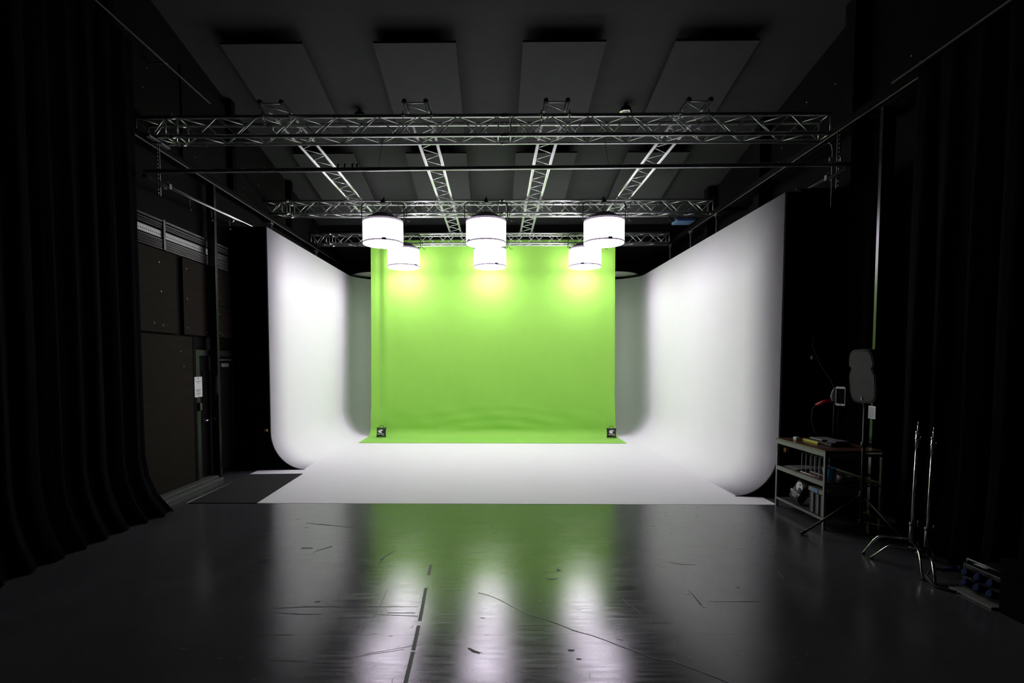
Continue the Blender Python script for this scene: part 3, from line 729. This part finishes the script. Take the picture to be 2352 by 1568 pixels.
kp = thing('keypad', 'small black door keypad on the wall under the paper notice', 'keypad', (WL, 8.0, 1.2))
MB().box(WL+.051, WL+.085, 7.945, 8.015, 1.14, 1.27).build('case', 'glossblack', kp, bevel=.006)
m = MB()
for i in range(4):
    for j in range(3): m.box(WL+.085, WL+.089, 7.957+j*.017, 7.957+j*.017+.011, 1.245-i*.026-.012, 1.245-i*.026)
m.build('keys', 'dullsteel', kp)

# ------------------------------------------------------------------ workbench and what is on it
BX0, BX1, BY0, BY1, BH = 3.70, 4.36, 5.86, 6.88, 0.90
w = thing('workbench', 'dark-topped workbench with grey metal frame and two lower shelves beside the cove', 'workbench', (4.03, 6.37, 0))
MB().box(BX0-.005, BX1, BY0-.005, BY1+.005, BH-.02, BH).build('top_board', 'wood', w, bevel=.003)
m = MB()
for z0, z1 in ((BH-.07, BH-.021), (.49, .54)):
    m.box(BX0, BX0+.03, BY0+.03, BY1-.03, z0, z1).box(BX1-.03, BX1, BY0+.03, BY1-.03, z0, z1).box(BX0+.03, BX1-.03, BY0, BY0+.03, z0, z1-.02 if z0 > .6 else z1-.03).box(BX0+.03, BX1-.03, BY1-.03, BY1, z0, z1-.02)
m.build('rail', 'frame', w)
for x in (BX0, BX1-.03):
    for y in (BY0, BY1-.03): MB().box(x, x+.03, y, y+.03, 0.0, BH-.021).build('leg', 'frame', w)
MB().box(BX0+.03, BX1-.03, BY0+.03, BY1-.03, .515, .53).build('shelf', 'wood', w)
m = MB().box(BX0, BX0+.02, BY0+.03, BY1-.03, .10, .125).box(BX1-.02, BX1, BY0+.03, BY1-.03, .10, .125)
for i in range(16): m.box(BX0+.02, BX1-.02, BY0+.045+i*.06, BY0+.045+i*.06+.022, .108, .122)
m.build('slatted_shelf', 'dullsteel', w)
# top of the bench
ZT = BH+.001
c = thing('charger', 'small white box at the far end of the workbench top', 'box', (3.86, 6.70, ZT))
MB().box(3.83, 3.875, 6.66, 6.73, ZT, ZT+.035).build('case', 'wplast', c, bevel=.004)
MB().box(3.875, 3.90, 6.69, 6.70, ZT+.003, ZT+.012).build('plug', 'wplast', c)
c = thing('spirit_level', 'yellow bar lying along the edge of the black kit on the bench', 'level', (3.92, 6.50, ZT))
MB().box(3.895, 3.915, 6.32, 6.63, ZT, ZT+.026).build('bar', 'yellow', c, bevel=.003)
MB().box(3.899, 3.911, 6.45, 6.50, ZT+.026, ZT+.028).build('vial', 'lblue', c)
c = thing('tool_tray', 'low black tray of folded kit on the bench behind the yellow bar', 'tray', (4.07, 6.35, ZT))
MB().box(3.93, 4.185, 6.12, 6.62, ZT, ZT+.03).build('tray', 'bag', c, bevel=.01)
MB().box(3.96, 4.17, 6.34, 6.60, ZT+.03, ZT+.052).build('pouch', 'gplast', c, bevel=.01)
MB().box(4.0, 4.17, 6.15, 6.31, ZT+.03, ZT+.06).build('folded_cloth', 'hood', c, bevel=.012)
m = MB()
for i in range(6): m.tube((3.95+.03*i, 6.13+.01*i, ZT+.035), (3.98+.03*i, 6.30, ZT+.037), .006, 6)
m.build('cables', 'cable', c)
# tablet on an arm
a = thing('holder_arm', 'dark clamp arm with a red clip holding the white tablet above the bench', 'clamp', (4.26, 6.60, ZT))
MB().lathe([(.06, 0), (.06, .012), (.014, .018)], (4.26, 6.60, ZT), 20).build('foot', 'blackmetal', a)
MB().tube((4.26, 6.60, ZT+.015), (4.26, 6.60, 1.42), .009, 8).tube((4.26, 6.60, 1.36), (4.287, 6.535, 1.44), .011, 8).build('stem', 'blackmetal', a)
MB().path([(4.255, 6.60, 1.40), (4.245, 6.605, 1.46), (4.25, 6.605, 1.52), (4.275, 6.60, 1.57)], [.026, .032, .022, .02], 10).build('grip', 'gplast', a)['label'] = 'grey grip'
MB().path([(4.24, 6.62, 1.41), (4.17, 6.66, 1.39), (4.10, 6.72, 1.345)], [.014, .026, .014], 10).build('clip', 'red', a)['label'] = 'red clip'
MB().path([(4.10, 6.72, 1.345), (4.075, 6.74, 1.30), (4.07, 6.75, 1.15), (4.10, 6.72, ZT+.10), (4.16, 6.68, ZT+.008)], .005, 6).build('cable', 'cable', a)
tb = thing('tablet', 'white tablet with a black screen held upright above the workbench', 'tablet', (4.26, 6.5, 1.5))
X = frame_at((4.272, 6.50, 1.472), (.38, -.925, 0), (-.035, .05, 1))
def rrect(w_, h_, r_, n=6):
    p = []
    for cx, cy2, a0 in ((w_/2-r_, h_/2-r_, 0), (-w_/2+r_, h_/2-r_, 90), (-w_/2+r_, -h_/2+r_, 180), (w_/2-r_, -h_/2+r_, 270)):
        p += [(cx+r_*math.cos(R(a0+90*i/n)), cy2+r_*math.sin(R(a0+90*i/n))) for i in range(n+1)]
    return p
MB().prism(rrect(.118, .235, .014), .009, X).build('body', 'wplast', tb)
MB().box(-.052, .052, -.092, .092, .009, .0105, X).build('screen', 'screen', tb)
MB().lathe([(.007, .009), (.007, .0105)], (0, -.105, 0), 12, X).build('home_button', 'gplast', tb)
# middle shelf
ZS = .531
rk = thing('wire_rack', 'white wire divider rack standing on the middle shelf of the bench', 'rack', (3.85, 6.3, ZS))
m = MB()
for i in range(5):
    y = 6.13 + i*.085
    m.path([(3.80, y, ZS+.006), (3.80, y, ZS+.24), (3.86, y, ZS+.245), (3.92, y, ZS+.24), (3.92, y, ZS+.006)], .004, 6)
for x in (3.80, 3.92): m.tube((x, 6.11, ZS+.005), (x, 6.49, ZS+.005), .0045, 6)
m.build('wires', 'white', rk)
bc = thing('blue_cup', 'light blue plastic bin near the front post of the middle shelf', 'bin', (3.83, 5.98, ZS))
MB().lathe([(.0, .004), (.05, .0), (.052, .01), (.068, .15), (.064, .15), (.046, .012), (0, .012)], (3.83, 5.985, ZS), 24).build('bin', 'lblue', bc)
MB().path([(3.83+.066*math.cos(q), 5.985+.066*math.sin(q), ZS+.15) for q in [2*math.pi*i/20 for i in range(20)]], .005, 6, True).build('rim', 'blue', bc)
wr_ = thing('tape_roll', 'grey tape roll lying on the middle shelf near the front edge', 'tape roll', (4.03, 5.98, ZS))
MB().lathe([(.055, 0), (.085, 0), (.085, .06), (.055, .06), (.055, 0)], (4.02, 5.99, ZS), 28).build('roll', 'gplast', wr_)
bd = thing('thin_board', 'dark thin boards lying flat at the far end of the middle shelf', 'board', (3.9, 6.7, ZS))
MB().box(3.78, 4.05, 6.56, 6.82, ZS, ZS+.012).build('lower_sheet', 'gplast', bd)
MB().box(3.80, 4.06, 6.53, 6.78, ZS+.012, ZS+.024).build('upper_sheet', 'dullsteel', bd)
# slatted shelf
cr = thing('plastic_crate', 'grey ribbed plastic crate with a blue handle on the slatted bottom shelf', 'crate', (3.9, 6.05, .125))
ZC = .124
m = MB().box(3.745, 4.14, 5.905, 6.20, ZC, ZC+.015)
m.box(3.745, 3.757, 5.905, 6.20, ZC+.015, ZC+.25).box(4.128, 4.14, 5.905, 6.20, ZC+.015, ZC+.25).box(3.757, 4.128, 5.905, 5.917, ZC+.015, ZC+.25).box(3.757, 4.128, 6.188, 6.20, ZC+.015, ZC+.25)
m.build('bin', 'bag', cr)
MB().box(3.732, 4.15, 5.895, 6.21, ZC+.25, ZC+.30).build('rim', 'frame', cr, bevel=.004)
m = MB()
for y in (5.92, 6.01, 6.11): m.box(3.733, 3.745, y, y+.045, ZC+.01, ZC+.24)
m.build('ribs', 'crate', cr)
MB().box(3.726, 3.7325, 6.02, 6.11, ZC+.252, ZC+.298).build('handle', 'blue', cr)['label'] = 'bright blue handle plate'
b3 = thing('sandbag', 'black sandbag with white bird emblem leaning on the slatted bottom shelf of the bench', 'sandbag', (3.86, 6.44, ZC), 0)
X = frame_at((3.825, 6.50, ZC+.164), (0.05, -.95, -.28), (.42, -.25, .87))
pillow(MB(), .23, .30, .13, X).build('sack', 'bag', b3)
F = Matrix.Translation(-Vector(b3.location)) @ X @ Matrix.Translation((0, 0, .0657))
emblem(b3, F @ Matrix.Translation((0, .04, 0)) @ Matrix.Rotation(R(-32), 4, 'Z'), .14)
text_mesh('RELIGHT', .046, 'white', b3, F @ Matrix.Translation((0, -.055, .0)))
text_mesh('RENT', .03, 'white', b3, F @ Matrix.Translation((.012, -.09, -.002)))

# ------------------------------------------------------------------ loudspeaker on tripod
ss = thing('speaker_stand', 'black tripod stand carrying the loudspeaker in front of the workbench', 'stand', (3.955, 5.62, 0))
px, py = 3.955, 5.62
MB().tube((px, py, .16), (px, py, 1.428), .0165, 12).build('pole', 'blackmetal', ss)
MB().lathe([(.028, 0), (.032, .02), (.032, .09), (.022, .11)], (px, py, .40), 14).tube((px, py, .44), (px-.06, py, .44), .008, 8).build('leg_hub', 'blackmetal', ss)
MB().lathe([(.024, 0), (.028, .02), (.028, .06)], (px, py, .98), 14).tube((px, py, 1.02), (px+.06, py-.03, 1.02), .01, 8).build('height_knob', 'blackmetal', ss)
MB().lathe([(.022, 0), (.026, .02), (.026, .05)], (px, py, .15), 14).build('lower_collar', 'blackmetal', ss)
for fx, fy in ((3.365, 5.69), (4.47, 5.80), (4.13, 5.05)):
    u = Vector((fx-px, fy-py)).normalized(); f = Vector((fx, fy, .012)); h = Vector((px+u.x*.03, py+u.y*.03, .44))
    lg = MB().tube(h, f, .0125, 10).build('leg', 'blackmetal', ss)
    MB().tube(h.lerp(f, .94), f+Vector((u.x*.02, u.y*.02, 0)), .0165, 10).build('foot', 'cable', lg)
    MB().tube((px+u.x*.025, py+u.y*.025, .175), h.lerp(f, .55), .006, 6).build('brace', 'blackmetal', ss)
lsp = thing('loudspeaker', 'black loudspeaker with waisted grey grille, up on the tripod stand', 'loudspeaker', (px, py, 1.46))
fd = Vector((-.955, -.24, -.10)).normalized()
# local frame: x to the speaker's right seen from in front, y up, z out of the grille
zx = fd; yx = Vector((-.07, 0, 1)); yx = (yx - zx*yx.dot(zx)).normalized(); xx_ = yx.cross(zx)
X = Matrix((xx_, yx, zx)).transposed().to_4x4(); X.translation = Vector((px+.035, py-.0, 1.752))
def outline(w_, h_, waist):
    p = []
    for i in range(96):
        q = 2*math.pi*i/96; cx, sx = math.cos(q), math.sin(q)
        x = math.copysign(abs(cx)**.42, cx)*w_/2; y = math.copysign(abs(sx)**.42, sx)*h_/2
        t_ = y/(h_/2)
        wq = 1 - .10*max(0, t_) - waist*math.exp(-((t_-.33)/.075)**4)
        p.append((x*wq, y))
    return p
fr = outline(.31, .575, .20); bk = [(x*.72, y*.95) for x, y in fr]
n = len(fr)
vs = [(x, y, .09) for x, y in fr] + [(x, y, -.10) for x, y in bk]
MB().add(vs, [tuple(range(n)), tuple(range(2*n-1, n-1, -1))] + [(i, n+i, n+(i+1) % n, (i+1) % n) for i in range(n)], False, X).build('cabinet', 'blackmetal', lsp, bevel=.008)
MB().prism([(x*.90, y*.94) for x, y in fr], .012, X @ Matrix.Translation((0, 0, .0905))).build('grille', 'grille', lsp, bevel=.004)
rim = [X @ Vector((x*.955, y*.97, .094)) for x, y in fr]
MB().path(rim, .006, 6, True).build('grille_trim', 'gplast2', lsp)
MB().prism([(-.014, -.022), (.014, -.022), (.008, .022), (-.008, .022)], .004, X @ Matrix.Translation((-.02, -.235, .1026))).build('badge', 'dullsteel', lsp)
MB().tube((px, py, 1.431), (px, py, 1.50), .024, 12).build('pole_socket', 'blackmetal', lsp)
sg = thing('card_sign', 'small white printed card fixed on the black post below the loudspeaker', 'notice', (4.44, 6.2, 1.3))
MB().box(4.446, 4.4485, 6.145, 6.262, 1.225, 1.375).build('card', 'paper', sg)
m = MB()
for i in range(9):
    m.box(4.4455, 4.446, 6.158, 6.25, 1.352-i*.0135, 1.357-i*.0135)
m.build('printed_lines', 'ink', sg)
# cable hanging behind the bench
cb = thing('hanging_cable', 'thin black cable hanging down the drape above the tablet', 'cable', (4.3, 6.9, 1.6))
MB().path([(4.30, 7.12, 2.35), (4.27, 7.10, 2.1), (4.32, 7.0, 1.85), (4.37, 6.85, 1.65), (4.39, 6.72, 1.45), (4.38, 6.70, .92)], .005, 6).build('cord', 'cable', cb)
MB().box(4.27, 4.34, 7.10, 7.15, 1.93, 1.98).build('hanging_clip', 'dullsteel', cb)

# ------------------------------------------------------------------ two steel stands
def cstand(label, base, h, feet, dz):
    x, y = base
    t = thing('light_stand', label, 'stand', (x, y, 0), 0, 'chrome turtle base stands')
    top = Vector((x+.045, y+.02, h)); bot = Vector((x, y, .20))
    L = lambda z: bot.lerp(top, (z-.20)/(h-.20))
    MB().tube(L(.34), L(h-.22), .0135, 12).build('column', 'chrome', t)
    MB().tube(L(.19), L(.36), .019, 12).tube(L(.345), L(.375), .024, 12).build('base_collar', 'dullsteel', t)
    MB().tube(L(h-.24), L(h-.10), .0175, 12).tube(L(h-.17), L(h-.155), .022, 12).tube(L(h-.11), L(h-.09), .021, 12).build('upper_collar', 'chrome', t)
    MB().tube(L(h-.10), L(h-.03), .009, 8).tube(L(h-.03), L(h), .006, 8).build('top_pin', 'chrome', t)
    c1 = L(.35); c2 = L(h-.16)
    MB().tube(c1, c1+Vector((.05, -.01, .02)), .006, 6).tube(c1+Vector((.05,-.01,-.01)), c1+Vector((.05,-.01,.05)), .007, 6).build('lower_knob', 'dullsteel', t)
    MB().tube(c2, c2+Vector((.04, .01, 0)), .006, 6).tube(c2+Vector((.04,.01,-.02)), c2+Vector((.04,.01,.02)), .007, 6).build('upper_knob', 'dullsteel', t)
    for i, (fx, fy) in enumerate(feet):
        zh = .215 - .016*i - dz
        d_ = Vector((fx-x, fy-y, 0)); l = d_.length; d_.normalize()
        pts = [Vector((x, y, zh))+d_*.015, Vector((x, y, zh))+d_*(l*.5), Vector((x, y, zh-.004))+d_*(l*.60), Vector((x, y, zh-.022))+d_*(l*.69), Vector((x, y, zh-.055))+d_*(l*.77), Vector((fx, fy, .012))]
        lg = MB().path(pts, .0115, 10).build('leg', 'chrome', t)
        MB().tube(pts[-1].lerp(pts[-2], .06), Vector((fx, fy, .002)), .0125, 10).build('foot', 'cable', lg)
    return t
cstand('chrome light stand with turtle base, the rear one of the pair on the right', (3.945, 4.93), 1.335, [(3.625, 5.11), (3.72, 4.50), (4.17, 5.10)], 0)
cstand('chrome light stand with turtle base, the front one of the pair on the right', (3.975, 4.79), 1.30, [(3.62, 4.995), (3.745, 4.40), (4.19, 4.95)], .05)

# ------------------------------------------------------------------ power box and case, bottom right
pb = thing('power_box', 'black power distribution box with blue sockets on the floor at right', 'power box', (4.1, 4.15, 0))
MB().box(3.80, 4.18, 3.96, 4.34, 0, .018).build('base_plate', 'plate', pb, bevel=.004)
MB().box(3.91, 4.18, 3.98, 4.34, .018, .225).build('housing', 'blackmetal', pb, bevel=.008)
for i, y in enumerate((4.04, 4.15, 4.26)):
    for j, z in enumerate((.07, .155)):
        F = frame_at((3.91, y, z), (0, -1, 0), (.35, 0, 1))
        so = MB().lathe([(.030, 0), (.030, .03), (.026, .05)], (0,0,0), 18, F).build('socket', 'dblue', pb)
        MB().lathe([(.029, .05), (.029, .06), (.02, .064)], (0,0,0), 18, F).box(-.012, .012, .024, .036, .04, .064, F).build('lid', 'dblue', so)
MB().tube((3.93, 4.0, .262), (3.93, 4.32, .262), .008, 8).tube((3.93, 4.0, .225), (3.93, 4.0, .262), .008, 8).tube((3.93, 4.32, .225), (3.93, 4.32, .262), .008, 8).build('handle', 'dullsteel', pb)
MB().box(3.96, 4.03, 4.20, 4.30, .2255, .227).build('label_plate', 'paper', pb)
pc = thing('power_cable', 'black cable with a blue plug looping on the floor beside the power box', 'cable', (3.8, 4.4, 0))
MB().path([(3.88, 4.50, .10), (3.80, 4.52, .09), (3.72, 4.47, .05), (3.70, 4.36, .012), (3.75, 4.28, .010), (3.79, 4.25, .010)], .010, 8).build('cord', 'cable', pc)
MB().tube((3.87, 4.50, .10), (3.96, 4.44, .125), .022, 12).tube((3.96, 4.44, .125), (3.99, 4.42, .13), .03, 12).build('plug', 'dblue', pc)
MB().path([(3.99, 4.42, .13), (4.05, 4.40, .10), (4.12, 4.38, .02)], .012, 8).build('tail', 'cable', pc)
fc = thing('road_case', 'large black case on the floor at the right picture edge behind the power box', 'case', (4.03, 3.6, 0))
MB().box(3.82, 4.18, 3.25, 3.93, 0, .30).build('body', 'flat', fc, bevel=.012)
MB().box(3.815, 4.185, 3.245, 3.935, .305, .42).build('lid', 'flat', fc, bevel=.012)
MB().path([(3.90, 3.935, .34), (3.90, 3.965, .35), (3.96, 3.965, .36), (4.02, 3.965, .35), (4.02, 3.935, .34)], .01, 8).build('handle', 'dullsteel', fc)

# ------------------------------------------------------------------ world, camera, view
wd = bpy.data.worlds.new('world'); scene.world = wd; wd.use_nodes = True
wd.node_tree.nodes['Background'].inputs['Color'].default_value = (0, 0, 0, 1)
F_PX, PPX, PPY = 1200.0, 1124.0, 888.0
cam = bpy.data.cameras.new('camera'); co = bpy.data.objects.new('camera', cam); COL.objects.link(co)
cam.sensor_fit = 'HORIZONTAL'; cam.sensor_width = 36; cam.lens = F_PX/2352*36
cam.shift_x = (1176-PPX)/2352; cam.shift_y = (PPY-784)/2352
cam.clip_start = 0.05
co.location = (0, 0, 1.9)
co.rotation_euler = (math.pi/2 - math.atan((PPY-830)/F_PX), 0, 0.0117)
scene.camera = co
vs_ = scene.view_settings
scene.display_settings.display_device = 'sRGB'
vs_.view_transform = 'Standard'; vs_.look = 'None'; vs_.exposure = 0.0; vs_.gamma = 1.0; vs_.use_curve_mapping = False
try:
    scene.cycles.max_bounces = 10; scene.cycles.diffuse_bounces = 6; scene.cycles.glossy_bounces = 4
    scene.cycles.use_denoising = True
    scene.cycles.sample_clamp_indirect = 6.0
except Exception: pass
